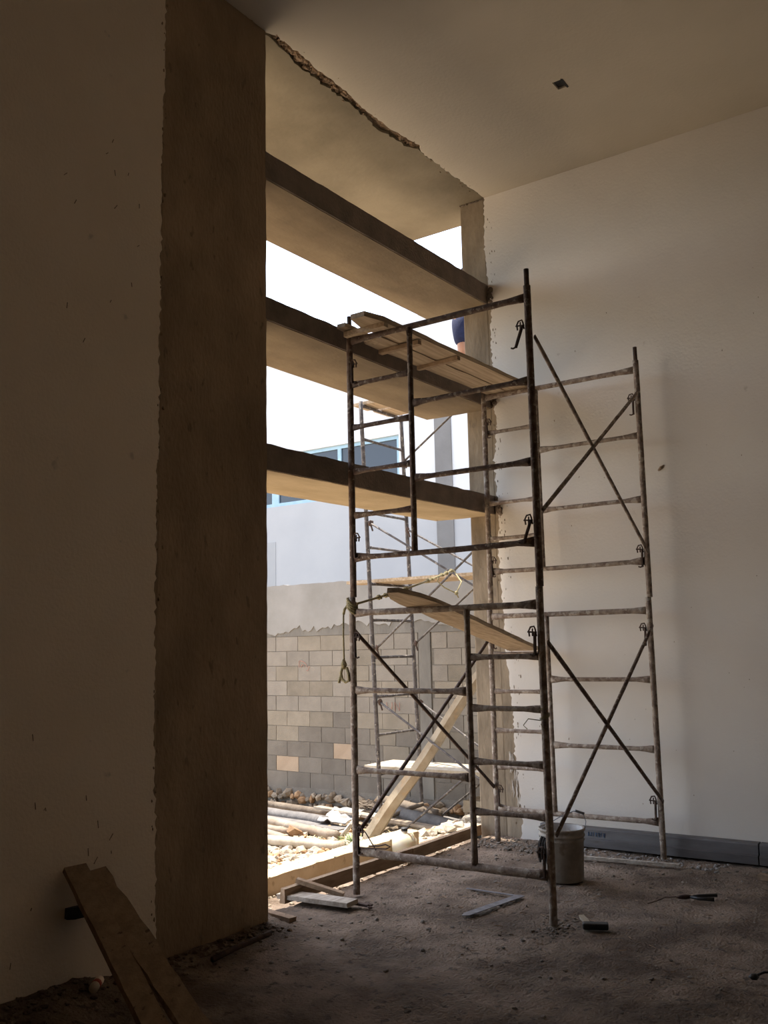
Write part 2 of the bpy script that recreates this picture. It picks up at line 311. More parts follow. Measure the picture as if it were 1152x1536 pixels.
# right wall
mb = MB(); mb.b2(W, 7.72, -3.5, D, -.4, 5.8); wr = struct(obj('wall_right', mb, 'column_concrete'), 'tall white plastered wall behind the scaffold')
ed = jag([(3.85, -.05), (3.824, .2), (3.85, .41), (3.868, .75), (3.885, 1.08), (3.912, 1.42), (3.925, 1.77), (3.952, 2.3), (3.94, 2.78), (3.965, 3.2), (3.936, 3.57), (3.95, 4.07), (3.955, 4.45), (3.94, 4.7), (3.955, 4.83), (3.985, 5.23), (3.974, CZ)], .006, .02, 11, 0)
mb = MB(); mb.sheet([(-3.5, -.05)] + ed + [(-3.5, CZ)], 'x', W-.014, W+.001); obj('plaster', mb, 'white_plaster', wr)
mb = MB()
for i in range(130):
    z = R.uniform(.05, 5.6); y = 3.93 - (.07 if z < 1.5 else 0) + R.gauss(0, .022) - abs(R.gauss(0, .03 if z < 3 else .008)); mb.blob((W-.014, y, z), R.uniform(.002, .008), (.35,.9,2.0), seed=i, amp=.4)
mm = obj('mortar_drips', mb, 'column_concrete', wr); mm['kind'] = 'stuff'
mb = MB()      # pale mortar smear low on the wall edge
for i in range(30):
    z = R.uniform(.22, .62); y = 3.93 - (.62-z)*.18 + R.gauss(0, .018); mb.tube([(W-.004, y, z), (W-.006, y-.01, z+.04), (W-.004, y-.004, z+.09)], [.001, .004, .001], 5)
mm = obj('mortar_smear', mb, 'white_plaster', wr); mm['kind'] = 'stuff'
mb = MB(); mb.tube([(W-.016, 2.48, 2.98), (W-.022, 2.455, 3.0), (W-.016, 2.43, 3.02)], [.006, .013, .004], 6); mm = obj('gouge', mb, 'raw_concrete', wr)
mb = MB()
for i in range(46):
    y = R.uniform(1.2, 3.8); z = R.choice([R.uniform(.3, 1.8), R.uniform(1.8, 4.6)]); h = R.uniform(.002, .009)
    if y < 3: h *= .6
    mb.box((W-.0148, y, z), (.002, .004, h*2), Matrix.Rotation(R.uniform(-.4, .4), 3, 'X'))
mm = obj('plaster_nicks', mb, 'raw_concrete', wr); mm['kind'] = 'stuff'
# right column at the end of the wall
mb = MB(); mb.b2(W+.004, 7.72, D, 4.245, -.4, 5.8)
cl = struct(obj('wall_column', mb, 'column_concrete', bevel=.012), 'narrow raw concrete column at the right of the opening')
mb = MB()
for i in range(26): mb.blob((W, R.uniform(3.96, 4.25), CZ-.003), R.uniform(.008, .018), (.6,1,.5), seed=i)
for z in (4.74, 2.78, 3.77):
    for i in range(14): mb.blob((W-.01, D-.01+R.uniform(-.05, .0), z+R.uniform(-.01, .12)), R.uniform(.015, .035), (.7,.8,1), seed=i+90)
mm = obj('mortar_lumps', mb, 'beam_concrete', cl); mm['kind'] = 'stuff'
# rest of the room behind the camera
mb = MB(); mb.b2(-2.2, -2, -3.5, 4.24, -.4, 5.8); struct(obj('wall_far_left', mb, 'left_plaster'))
mb = MB(); mb.b2(-2.2, 7.72, -3.7, -3.5, -.4, 5.8); struct(obj('wall_back', mb, 'left_plaster'))
# three wide concrete sun beams across the opening
def beam(z0, z1, dz, n, depth, label):
    mb = MB(); segs = 60; vs = []
    prof = [(D, z0), (D, z1), (D+depth-.01, z1), (D+depth, z1-.02), (D+depth, z0+.05), (D+depth-.02, z0+.015), (D+depth-.06, z0)]
    for i in range(segs+1):
        x = 4.43+(W-4.43)*i/segs
        for k, (y, z) in enumerate(prof):
            a = .005 if k in (0, 1) else .004
            q = a*noise.noise(V((x*7, k*3.1, n))) + .6*a*noise.noise(V((x*28, k*3.1, n)))
            vs.append((x, y+(q if k > 1 else q*.5), z + q*(1.6 if k == 1 else .7) + dz*(i/segs)))
    K = len(prof)
    mb.add(vs, [(i*K+j, i*K+(j+1) % K, (i+1)*K+(j+1) % K, (i+1)*K+j) for i in range(segs) for j in range(K)] + [tuple(range(K)), tuple(segs*K+j for j in range(K))])
    o = obj('beam', mb, 'beam_concrete', op); o['label'] = label
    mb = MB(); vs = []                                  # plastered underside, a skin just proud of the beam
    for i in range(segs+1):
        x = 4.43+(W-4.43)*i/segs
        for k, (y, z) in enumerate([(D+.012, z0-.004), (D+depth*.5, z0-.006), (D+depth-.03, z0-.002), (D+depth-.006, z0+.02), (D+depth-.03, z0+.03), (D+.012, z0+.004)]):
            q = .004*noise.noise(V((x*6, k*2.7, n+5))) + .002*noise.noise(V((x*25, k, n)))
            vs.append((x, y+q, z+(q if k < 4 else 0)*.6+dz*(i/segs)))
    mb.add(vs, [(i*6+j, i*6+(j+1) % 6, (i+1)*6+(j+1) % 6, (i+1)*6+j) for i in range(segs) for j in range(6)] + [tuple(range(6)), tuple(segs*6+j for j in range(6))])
    u = obj('underside', mb, 'bounce_soffit' if n == 3 else 'beam_soffit', o)
op = bpy.data.objects.new('wall_opening_beams', None); C.objects.link(op); op['kind'] = 'structure'; op.location = (5.95, D, 2.75)
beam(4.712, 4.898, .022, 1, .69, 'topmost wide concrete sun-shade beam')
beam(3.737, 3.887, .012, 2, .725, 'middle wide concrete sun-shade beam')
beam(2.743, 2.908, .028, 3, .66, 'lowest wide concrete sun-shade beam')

# ---------------- threshold ----------------
mb = MB(); mb.plank((4.86, 4.235, .035), (6.3, 4.195, .04), .045, .09, seg=12, jit=.003, seed=4, rough=.006); mb.plank((6.3, 4.195, .04), (7.44, 4.235, .035), .045, .085, seg=8, jit=.003, seed=5)
tag(obj('form_board', mb, 'form_board'), 'long brown form board on edge along the threshold of the opening', 'board')
mb = MB(); segs = 40; vs = []; y0 = 4.56
for i in range(segs+1):
    x = 4.40+(6.98-4.40)*i/segs; q = .006*noise.noise(V((x*5, 0, 0)))+.004*noise.noise(V((x*20, 0, 0)))
    for (y, z) in ((y0, -.25), (y0+q*.6, .065+q), (y0+.02, .075+q), (y0+.17+q, .072-q), (y0+.185, -.25)): vs.append((x, y, z))
mb.add(vs, [(i*5+j, i*5+(j+1) % 5, (i+1)*5+(j+1) % 5, (i+1)*5+j) for i in range(segs) for j in range(5)] + [(0,1,2,3,4), tuple(segs*5+j for j in range(5))])
struct(obj('trim_curb', mb, 'curb'), 'low concrete curb outside the threshold, top in full sun')
mb = MB()
for i in range(60): mb.blob((R.uniform(4.45, 6.9), R.choice([y0-.01, y0+.1, y0+.16]), .07 if i % 2 else -.04), R.uniform(.006, .018), (1.2,1,.7), seed=i)
for i in range(160): mb.blob((R.uniform(4.45, 7.3), R.uniform(4.27, 4.54), -.055), R.uniform(.006, .02), (1.2,1,.7), seed=i+70)
o = tag(obj('mortar_crumbs', mb, 'rubble'), 'mortar crumbs lying between the form board and the curb', 'rubble'); o['kind'] = 'stuff'

# ---------------- boundary block wall ----------------
BX = 10.15
mb = MB(); mb.b2(BX+.012, BX+.16, 3.9, 14.0, -.24, 1.9); mb.b2(BX+.004, BX+.20, 3.9, 14.0, -.8, -.225)
bw = struct(obj('wall_boundary', mb, 'mortar'), 'grey concrete block boundary wall in the yard')
mb = MB(); low = jag([(14.0, 1.80), (8.95, 1.82), (8.6, 1.88), (8.0, 1.90), (7.5, 1.97), (7.0, 1.93), (6.4, 1.93), (6.1, 1.84), (5.6, 1.9), (4.5, 1.8), (3.9, 1.82)], .02, .05, 21, 1)
top = jag([(3.9, 2.50), (14.0, 2.52)], .004, .08, 4, 1)
mb.sheet([p for p in low] + [p for p in top], 'x', BX-.012, BX+.17); o = obj('render_coat', mb, 'render_coat', bw); o['label'] = 'smooth grey render coat on the upper part'
mb = MB(); mb.b2(BX-.001, BX+.16, 3.9, 14.0, 1.797, 2.1); obj('bond_beam', mb, 'pier', bw)
mb = MB(); mb.b2(BX-.006, BX+.16, 6.39, 6.56, -.24, 1.81); o = obj('pier', mb, 'pier', bw)
bl = MB(); bl.box((.075, 0, 0), (.15, .388, .190)); blm = []
def blockmesh(matname, w, seed):
    rr = random.Random(seed); m = MB(); m.box((.075, 0, 0), (.15, w, .1955))
    for p in m.v: p += V((0, rr.uniform(-.002, .002), rr.uniform(-.0018, .0018)))
    me = bpy.data.meshes.new('block'); me.from_pydata([tuple(p) for p in m.v], [], m.f); me.materials.append(M_[matname]); return me
bvar = {('b', k): blockmesh('block', .394, k) for k in range(4)}; bvar.update({('l', k): blockmesh('block_low', .394, k+20) for k in range(4)}); bvar.update({('p', k): blockmesh('pink_block', .394, k+9) for k in range(4)})
half = [blockmesh('block', .19, 33), blockmesh('pink_block', .19, 34)]; orange = blockmesh('orange_block', .39, 50); orangeh = blockmesh('orange_block', .27, 51)
SP = .401
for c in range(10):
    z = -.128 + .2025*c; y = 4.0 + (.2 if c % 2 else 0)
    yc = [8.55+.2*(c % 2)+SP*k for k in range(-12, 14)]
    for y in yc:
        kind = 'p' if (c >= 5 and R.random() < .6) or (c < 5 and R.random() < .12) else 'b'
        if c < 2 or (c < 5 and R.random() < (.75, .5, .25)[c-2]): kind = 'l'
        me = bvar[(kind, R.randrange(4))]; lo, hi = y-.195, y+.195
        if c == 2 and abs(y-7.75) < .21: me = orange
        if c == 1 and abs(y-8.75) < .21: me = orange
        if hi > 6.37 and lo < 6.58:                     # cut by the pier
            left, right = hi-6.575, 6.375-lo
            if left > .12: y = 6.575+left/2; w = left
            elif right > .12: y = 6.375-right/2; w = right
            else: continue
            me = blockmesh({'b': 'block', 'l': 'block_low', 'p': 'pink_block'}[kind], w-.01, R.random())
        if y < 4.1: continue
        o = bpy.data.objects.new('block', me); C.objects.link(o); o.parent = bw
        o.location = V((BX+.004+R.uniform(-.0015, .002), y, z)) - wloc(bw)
for i in range(290):                                     # rough stone footing
    y = 4.6+(i//2)*.065+R.uniform(-.03, .03); r = R.uniform(.045, .085); mb = MB(); mb.blob((BX-.02+R.uniform(-.02, .015), y, (-.33 if i % 2 else -.46)+R.uniform(-.045, .045)), r, (.6,1.0,.75), seed=i+300, amp=.3)
    obj('stone', mb, 'orange_stone' if R.random() < .22 else 'stone', bw)
def stroke(name, y, z, strokes, s):
    mb = MB()
    for st in strokes: mb.tube([(BX-.006, y-a*s, z+b*s) for a, b in st], .0035, 4, rw=[.0035]*len(st))
    o = obj(name, mb, 'red_crayon', bw); o['label'] = 'faint red crayon scrawl'
stroke('crayon_mark', 8.52, 1.37, [[(0,0),(.0,.9),(.2,1.05),(.8,.9),(1.3,.55),(1.6,.0)], [(.3,.0),(.7,.5),(1.0,.1)], [(1.4,-.4),(1.7,-.55),(2.0,.2)]], .09)
stroke('crayon_mark', 7.07, .82, [[(0,1),(.1,.2),(.5,0),(.8,.4),(.8,1)], [(1.2,0),(1.2,1),(1.9,0),(1.9,1)]], .105)
stroke('crayon_mark', 7.6, 1.25, [[(0,.9),(.1,0),(-.3,-.4)]], .16)

# ---------------- neighbouring house ----------------
hs = thing('house', 'white neighbouring house with wide dark window above the block wall', 'building', (17, 9, -.7))
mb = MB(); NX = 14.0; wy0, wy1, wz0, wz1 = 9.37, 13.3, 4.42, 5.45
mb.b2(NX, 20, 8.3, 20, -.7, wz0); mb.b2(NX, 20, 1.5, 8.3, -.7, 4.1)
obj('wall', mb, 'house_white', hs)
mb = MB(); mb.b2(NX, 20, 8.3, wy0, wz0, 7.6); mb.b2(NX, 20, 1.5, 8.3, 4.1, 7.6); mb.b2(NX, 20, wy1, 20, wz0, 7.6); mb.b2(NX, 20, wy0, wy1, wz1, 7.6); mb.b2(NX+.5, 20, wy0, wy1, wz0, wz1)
o = obj('upper_wall', mb, 'house_glare', hs); o['label'] = 'white upper storey wall with glare painted into its colour'
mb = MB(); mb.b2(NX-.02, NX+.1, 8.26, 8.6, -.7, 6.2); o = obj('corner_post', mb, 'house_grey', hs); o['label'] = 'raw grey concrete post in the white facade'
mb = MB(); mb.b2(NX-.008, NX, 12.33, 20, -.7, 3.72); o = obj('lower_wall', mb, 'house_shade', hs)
fr = MB()
for (a, b, c, d) in ((wy0, wy1, wz1-.07, wz1), (wy0, wy1, wz0, wz0+.07), (wy0, wy0+.07, wz0+.07, wz1-.07), (wy1-.07, wy1, wz0+.07, wz1-.07), (10.72, 10.80, wz0+.07, wz1-.07), (12.28, 12.46, wz0+.07, wz1-.07)):
    fr.b2(NX+.04, NX+.12, a, b, c, d)
wf = obj('window_frame', fr, 'window_blue', hs)
for (a, b) in ((wy0+.07, 10.72), (10.80, 12.28), (12.46, wy1-.07)):
    mb = MB(); mb.b2(NX+.07, NX+.085, a, b, wz0+.07, wz1-.07); obj('pane', mb, 'dark_glass', wf)

# ---------------- scaffolds ----------------
def bar(mb, p, q, r=.0175, flare=.029, seed=0, sag=0, clump=.05):
    p, q = V(p), V(q); pts = []; rv = []; rw = []; n = 14
    ts = [0, .04, .09, .15, .25, .35, .45, .55, .65, .75, .85, .91, .96, 1]
    for t in ts:
        L = (q-p).length; e = min(t, 1-t)*L; k = max(0, 1-e/.13); rr_ = r*(1+clump*noise.noise(V((t*L*9, seed, p.z*3)))*2)
        pts.append(p.lerp(q, t)-V((0,0,sag*math.sin(math.pi*t)))); rv.append(rr_+(flare-r)*k*k*(3-2*k)); rw.append(rr_*(1-.35*k))
    mb.tube(pts, rv, 9, rw=rw, jit=.03, seed=seed)
def post(mb, a, b, r=.023, seed=0):
    a, b = V(a), V(b); n = 16
    pts = [a.lerp(b, i/n) for i in range(n+1)]; rad = [r*(1+.05*noise.noise(V((seed, i*.9, 0)))) for i in range(n+1)]
    mb.tube(pts, rad, 12, up=(1,0,0), jit=.015, seed=seed)
def latch(x, y, z, s, parent, m='dark_rust', swing=0.0, size=1.0):
    # s: towards the inside of the frame (+1/-1 in y); a strap loop, two pins and a drop bar with a hooked toe
    mb = MB(); k = size
    mb.tube([(x-.02, y+s*.022, z-.03*k), (x-.02, y+s*.028, z+.02*k), (x-.02, y+s*.045*k, z+.045*k), (x-.02, y+s*.075*k, z+.04*k), (x-.02, y+s*.09*k, z+.012*k), (x-.02, y+s*.085*k, z-.03*k)], .0055, 6, up=(1,0,0))
    mb.tube([(x-.02, y+s*.02, z), (x-.02, y+s*.10*k, z+.004)], .005, 6, up=(1,0,0))
    mb.tube([(x-.02, y+s*.058*k, z+.03*k), (x-.02, y+s*.06*k, z-.028*k)], .005, 6, up=(1,0,0))
    ex = y+s*(.035+swing)
    mb.plank((x-.022, y+s*.032, z), (x-.022, ex, z-.17*k), .010, .022, up=(1,0,0), seg=3, jit=.001)
    mb.tube([(x-.022, ex-s*.005, z-.165*k), (x-.022, ex+s*.018, z-.172*k), (x-.022, ex+s*.032, z-.165*k)], .006, 5, up=(1,0,0))
    return obj('latch', mb, m, parent)
def frame(tower, x, yR, yL, z0, zt, top_pin, yi, zb, ztop, narrow, wide, side, m, label, seed, braces_z, bot_r=.019, swing=0):
    mb = MB(); bar(mb, (x, yR+.018, ztop), (x, yL-.018, ztop), .021, .032, seed); fr = obj('frame', mb, m, tower, smooth=True); fr['label'] = label
    for q_, yy in enumerate((yR, yL)): mb = MB(); post(mb, (x, yy, z0), (x, yy, zt), seed=seed+q_); obj('post', mb, m, fr, smooth=True)
    mb = MB(); bar(mb, (x, yR+.018, zb), (x, yL-.018, zb), bot_r, .034, seed+2, sag=.006, clump=.1); obj('bottom_bar', mb, m, fr, smooth=True)
    mb = MB(); k = ztop-zb; pts = [(x, yi, zb+.01), (x, yi, zb+.12), (x, yi, ztop-.1), (x, yi, ztop-.012)]
    mb.tube(pts, [.025, .020, .019, .026], 10, rw=[.02, .02, .019, .02], up=(1,0,0)); obj('middle_post', mb, m, fr, smooth=True)
    a, b = (yR, yi) if side > 0 else (yi, yL)           # narrow bay
    c, d = (yi, yL) if side > 0 else (yR, yi)
    for i, z in enumerate(narrow): mb = MB(); bar(mb, (x, a+.016, z), (x, b-.016, z), .016, .025, seed+5+i); obj('rung', mb, m, fr, smooth=True)
    for i, z in enumerate(wide): mb = MB(); bar(mb, (x, c+.016, z), (x, d-.016, z), .0175, .030, seed+15+i); obj('rung', mb, m, fr, smooth=True)
    for y in (yR, yL):
        mb = MB(); mb.tube([(x, y, zt-.02), (x, y, zt+(.11 if top_pin else .0))], .0165, 10, up=(1,0,0)); obj('coupling_pin', mb, 'dark_rust', fr, smooth=True)
    for z in braces_z:
        latch(x, yR, z, 1, fr, swing=swing, size=.8); latch(x, yL, z, -1, fr, swing=0, size=.8)
    return fr
tw = thing('scaffold', 'rusty two-storey tube scaffold standing indoors before the opening', 'scaffold', (6.25, 3.2, 0))
YR, YL = 2.52, 3.935
NL, WD = [.60, .90, 1.224, 1.537], [.80, 1.325]
NU, WU = [2.523, 2.833, 3.150, 3.462], [2.729, 3.245]
frame(tw, 5.257, YR, YL, .0, 1.955, False, 3.03, .275, 1.848, NL, WD, 1, 'dusty_steel', 'lower front frame, ladder rungs on its right half', 1, (.40, 1.68), bot_r=.027)
frame(tw, 5.257, YR-.006, YL-.012, 1.957, 3.86, True, 3.41, 2.23, 3.785, NU, WU, -1, 'rusty_steel', 'upper front frame, ladder rungs on its left half', 30, (2.36, 3.60), swing=.05)
frame(tw, 7.25, YR+.03, YL+.015, .0, 1.955, False, 3.42, .265, 1.855, NL, WD, -1, 'dusty_steel', 'lower rear frame by the white wall', 60, (.42, 1.72), bot_r=.021)
frame(tw, 7.25, YR+.018, YL+.0, 1.957, 3.86, True, 3.43, 2.24, 3.785, NU, WU, -1, 'dusty_steel', 'upper rear frame by the white wall', 90, (2.33, 3.55))
def brace(parent, a, b, m='rusty_steel', r=.0125, seed=0):
    a, b = V(a), V(b); mb = MB(); n = 14
    mb.tube([a.lerp(b, i/n) for i in range(n+1)], [r*(1+.22*noise.noise(V((seed, i*1.3, 0)))) if 0 < i < n else r*1.35 for i in range(n+1)], 8, jit=.05, seed=seed, rw=[r*(.5 if i in (0, n) else 1) for i in range(n+1)])
    return obj('cross_brace', mb, m, parent, smooth=True)
xa, xb = 5.285, 7.225
for i, (y, za, zb, m) in enumerate([(YR-.028, 1.62, .42, 'rusty_steel'), (YR-.028, .50, 1.74, 'rusty_steel'), (YR-.03, 3.53, 2.30, 'dusty_steel'), (YR-.03, 2.42, 3.60, 'dusty_steel'), (YL+.0, 1.725, .44, 'dark_rust'), (YL+.0, .385, 1.66, 'dark_rust')]):
    y1 = y + (.028 if y < 3 else .02)
    brace(tw, (xa, y, za), (xb, y1, zb), m, .0135, seed=i)
    if i % 2 == 0:
        pass
# bits of binding wire and string on the tower
mb = MB()
for i in range(5):
    a = i*1.1; mb.tube([(5.257+.03*math.cos(a+t*.9), YR+.03*math.sin(a+t*.9), 1.15+.012*i+t*.006) for t in range(8)], .0018, 4)
mb.tube([(5.24, YR+.02, 1.16), (5.22, YR+.09, 1.17), (5.23, YR+.13, 1.13), (5.22, YR+.10, 1.11)], .003, 4); mb.tube([(5.24, YR+.02, 1.14), (5.22, YR-.03, 1.08)], .003, 4)
o = obj('binding_wire', mb, 'yellow_rope', tw)
mb = MB(); mb.tube([(5.24, YL-.05, .44), (5.235, YL-.10, .40), (5.23, YL-.16, .33), (5.235, YL-.18, .30)], .004, 5)
mb.tube([(5.235, YL-.05, .305), (5.22, YL-.12, .31), (5.22, YL-.20, .315), (5.22, YL-.27, .32), (5.225, YL-.30, .335), (5.23, YL-.26, .345), (5.23, YL-.20, .33), (5.24, YL-.12, .32)], .005, 6); obj('binding_wire', mb, 'dark_rust', tw)

# outer scaffold by the block wall
ot = thing('scaffold', 'grey narrow scaffold outdoors, leaning, beside the block boundary wall', 'scaffold', (9.1, 5.3, -.5))
def P1(z): t = (z+.456)/4.875; return V((8.90-.26*t, 6.3, z))
def P2(z): t = (z+.60)/4.9; return V((9.745-.265*t, 6.3, z))
F0y = 4.33
for k, (pa, pb, zs, zt, rungs) in enumerate([(P1, P2, (-.44, -.53), 4.44, [.22, .645, 1.067, 1.506, 1.925, 2.335, 2.75, 3.15, 3.56, 4.0, 4.395]),
                                   (lambda z: V((8.62, F0y, z)), lambda z: V((9.5, F0y, z)), (-.16, -.19), 5.4, [.22, .645, 1.067, 1.506, 1.925, 2.335, 2.75, 3.15, 3.56, 4.0, 4.395, 5.35])]):
    zb_ = rungs[-2] if k else rungs[-1]
    mb = MB(); bar(mb, pa(zb_)+V((.018,0,0)), pb(zb_)-V((.018,0,0)), .0175, .022, 300+k); fo = obj('frame', mb, 'outer_steel', ot, smooth=True)
    for q, p in enumerate((pa, pb)):
        mb = MB(); pts = [p(zs[q]+(zt-zs[q])*i/16) for i in range(17)]; mb.tube(pts, [.024*(1+.08*noise.noise(V((q+k, i*1.0, 3)))) for i in range(17)], 10, up=(1,0,0)); obj('post', mb, 'outer_steel', fo, smooth=True)
    rungs = [z for z in rungs if z != zb_]
    for i, z in enumerate(rungs):
        mb = MB(); bar(mb, pa(z)+V((.018,0,0)), pb(z)-V((.018,0,0)), .0155, .02, 200+i+k*40); obj('rung', mb, 'outer_steel', fo, smooth=True)
def br2(x, ya, za, yb, zb, i):
    mb = MB(); a, b = V((x[0], ya, za)), V((x[1], yb, zb)); mb.tube([a.lerp(b, t/8) for t in range(9)], .0125, 7); obj('cross_brace', mb, 'outer_steel', ot, smooth=True)
    mb = MB(); mb.blob(a, .035, (1,.6,1.2), seed=i); mb.tube([a, a+V((0,-.03,-.09))], .01, 5); obj('latch', mb, 'dark_rust', ot)
lx, rx = (8.70, 8.60), (9.60, 9.47)
for i, (x, ya, za, zb) in enumerate([((8.72, 8.62), 6.25, 3.02, 1.92), ((8.80, 8.62), 6.25, 1.61, 2.99), ((8.84, 8.62), 6.25, 1.01, -.05), ((8.86, 8.62), 6.05, -.41, .82),
                           ((9.52, 9.47), 6.27, 3.02, 1.96), ((9.60, 9.47), 6.25, 1.66, 3.0), ((9.64, 9.47), 6.22, .96, -.12), ((9.68, 9.47), 6.2, -.47, .84), ((9.48, 9.47), 6.27, 3.86, 5.15)]):
    br2(x, ya, za, F0y+.02, zb, i)
for (x, z, w, y0_, y1_, lab, m) in [(9.02, 2.375, .30, 6.72, 4.22, 'plank on the middle rungs of the outdoor scaffold, left one', 'plank'), (9.33, 2.375, .26, 6.60, 4.22, 'plank on the middle rungs of the outdoor scaffold, by the block wall', 'plank'),
                        (8.84, 4.435, .28, 6.45, 4.22, 'plank on top of the outdoor scaffold, left one', 'plank'), (9.22, 4.435, .34, 6.42, 4.22, 'plank on top of the outdoor scaffold, by the block wall', 'plank')]:
    mb = MB(); mb.plank((x, y0_, z), (x, y1_, z), w, .035, seg=8, seed=int(z*10)); tag(obj('plank', mb, m), lab, 'plank', 'planks of the outdoor scaffold')
mb = MB(); mb.plank((9.32, 6.62, .262), (9.30, 4.25, .262), .58, .045, seg=8, jit=.003, seed=77); tag(obj('plank', mb, 'pale_wood'), 'wide pale board on the lowest rung of the outdoor scaffold', 'plank')

# ---------------- planks on the indoor scaffold ----------------
G1 = 'planks of the indoor scaffold platform'
mb = MB(); mb.plank((4.99, 3.655, 3.845), (7.40, 3.60, 3.83), .20, .035, seg=14, jit=.004, seed=1, taper=(.05, .6)); tag(obj('plank', mb, 'plank'), 'long top platform plank nearer the room, its rounded end jutting out front', 'plank', G1)
mb = MB(); mb.plank((5.42, 3.835, 3.832), (7.42, 3.80, 3.825), .19, .032, seg=12, jit=.004, seed=2, rough=.03); tag(obj('plank', mb, 'plank'), 'shorter top platform plank nearer the sun beams', 'plank', G1)
mb = MB(); mb.plank((5.11, 3.885, 3.856), (5.50, 3.865, 3.83), .075, .03, seg=4, jit=.003, seed=3); tag(obj('batten', mb, 'plank'), 'short lath jutting out beside the front left scaffold pin', 'batten')
mb = MB(); mb.plank((5.185, 3.905, 3.81), (5.18, 3.55, 3.81), .045, .035, seg=4, jit=.003, seed=4); tag(obj('batten', mb, 'plank'), 'cross batten under the platform planks just before the front bar', 'batten', 'battens nailed under the top platform')
mb = MB(); mb.plank((5.64, 3.92, 3.797), (5.62, 3.56, 3.80), .045, .03, seg=4, jit=.004, seed=5); tag(obj('batten', mb, 'form_board'), 'brown cross batten under the platform just behind the front bar', 'batten', 'battens nailed under the top platform')
mb = MB(); mb.plank((6.16, 3.92, 3.797), (6.13, 3.53, 3.80), .04, .03, seg=4, jit=.004, seed=6); tag(obj('batten', mb, 'form_board'), 'thin cross batten under the middle of the top platform', 'batten', 'battens nailed under the top platform')
mb = MB(); mb.plank((4.80, 3.28, 1.955), (7.38, 3.70, 1.575), .26, .03, seg=14, jit=.003, seed=7, taper=(.14, .3)); tag(obj('plank', mb, 'plank'), 'single sloping plank from the lower front bar down to a rear rung', 'plank')

# ---------------- rope ----------------
mb = MB(); A = V((5.25, 3.945, 1.90)); B = V((8.62, 5.113, 2.41))
pts = [A.lerp(B, t/16) - V((0, 0, .02*math.sin(math.pi*t/16))) for t in range(17)]; mb.tube(pts, .009, 6)
rp = obj('rope', mb, 'yellow_rope', smooth=True); tag(rp, 'knotted yellow rope tied from the front left post to the outdoor scaffold', 'rope')
for t in (.20, .255, .43, .66, .71, .84, .9, .97):
    mb = MB(); c = A.lerp(B, t)-V((0, 0, .02*math.sin(math.pi*t)))
    mb.blob(c, .022, (1,1,1), seed=int(t*100), amp=.2); mb.tube([c+V((.02*math.cos(a), .02*math.sin(a), .01*math.cos(2*a))) for a in [i*.8 for i in range(9)]], .008, 5); obj('knot', mb, 'yellow_rope', rp, smooth=True)
mb = MB()
for i in range(4):
    mb.tube([(5.257+.034*math.cos(a), YL+.034*math.sin(a), 1.87+.017*i+.03*math.sin(a)) for a in [j*.7 for j in range(10)]], .009, 6)
mb.tube([(5.24, YL+.03, 1.90), (5.235, YL+.05, 1.875), (5.235, YL+.06, 1.84)], .009, 6)
obj('lashing', mb, 'yellow_rope', rp, smooth=True)
mb = MB(); c0 = V((5.235, YL+.06, 1.84)); mb.tube([c0, c0+V((0,.004,-.15)), c0+V((0,0,-.33))], .006, 6)
e = c0+V((0,0,-.34)); mb.blob(e, .025, (1,1,1.4), seed=4, amp=.25)
mb.tube([e+V((0, .0, 0)), e+V((0,.02,-.03)), e+V((0,.03,-.06)), e+V((0,.02,-.10)), e+V((0,-.01,-.12)), e+V((0,-.04,-.11)), e+V((0,-.035,-.06)), e+V((0,-.02,-.02))], .010, 6); mb.tube([e+V((0,.025,-.07)), e+V((0,.045,-.11)), e+V((0,.046,-.125))], .010, 6)
obj('hanging_end', mb, 'yellow_rope', rp, smooth=True)
mb = MB(); c = A.lerp(B, .80)-V((0,0,.012)); mb.tube([c, c+V((.0,.02,-.05)), c+V((.06,-.02,-.11)), c+V((.12,-.12,-.17)), c+V((.16,-.12,-.21))], .007, 6)
mb.tube([c+V((.12,-.12,-.17)), c+V((.4,-.02,-.04)), B], .008, 6); mb.blob(c+V((.12,-.12,-.17)), .025, seed=9); obj('hanging_end', mb, 'yellow_rope', rp, smooth=True)

# ---------------- timber, logs, yard rubbish ----------------
def log(a, b, r, m, label, seed, bend=.03, group='poles heaped in the yard', cat='log', n=12, jit=.04):
    a, b = V(a), V(b); mb = MB(); pts = [a.lerp(b, i/n)+V((0, bend*math.sin(i/n*5+seed), bend*.5*math.sin(i/n*4+seed*2))) for i in range(n+1)]
    mb.tube(pts, [r*(1+.1*noise.noise(V((seed, i*.7, 0)))) for i in range(n+1)], 10, jit=jit, seed=seed)
    return tag(obj('log', mb, m, smooth=True), label, cat, group)
mb = MB(); mb.tube([V((8.62, 6.30, -.47)).lerp(V((9.0, 4.95, 1.42)), t/10)+V((0, 0, .02*math.sin(t))) for t in range(11)], [.092, .088, .08, .08, .077, .075, .074, .072, .07, .07, .066], 6, jit=.05, seed=3, rw=[.075]*11)
tag(obj('timber', mb, 'timber'), 'thick pale timber leaning up to the right behind the scaffold', 'timber')
log((9.93, 9.1, -.44), (9.72, 7.72, -.43), .05, 'log_bark', 'brown pole lying along the foot of the stone footing', 1, .012)
log((9.57, 8.9, -.45), (9.12, 7.25, -.42), .065, 'log_grey', 'thick grey pole in front of the brown pole', 2, .02)
mb = MB(); mb.plank((9.15, 8.6, -.45), (8.95, 6.85, -.44), .22, .03, seg=6, seed=9); tag(obj('plank', mb, 'log_grey'), 'dark grey plank flat on the ground before the grey pole', 'plank')
log((8.83, 8.1, -.40), (8.50, 6.62, -.405), .052, 'log_pale', 'sunlit bark pole with cut end above the root stub', 4, .012)
log((8.62, 8.1, -.42), (8.44, 7.26, -.42), .04, 'log_pale', 'pale sunlit stick ending in an orange root knob', 5, .008)
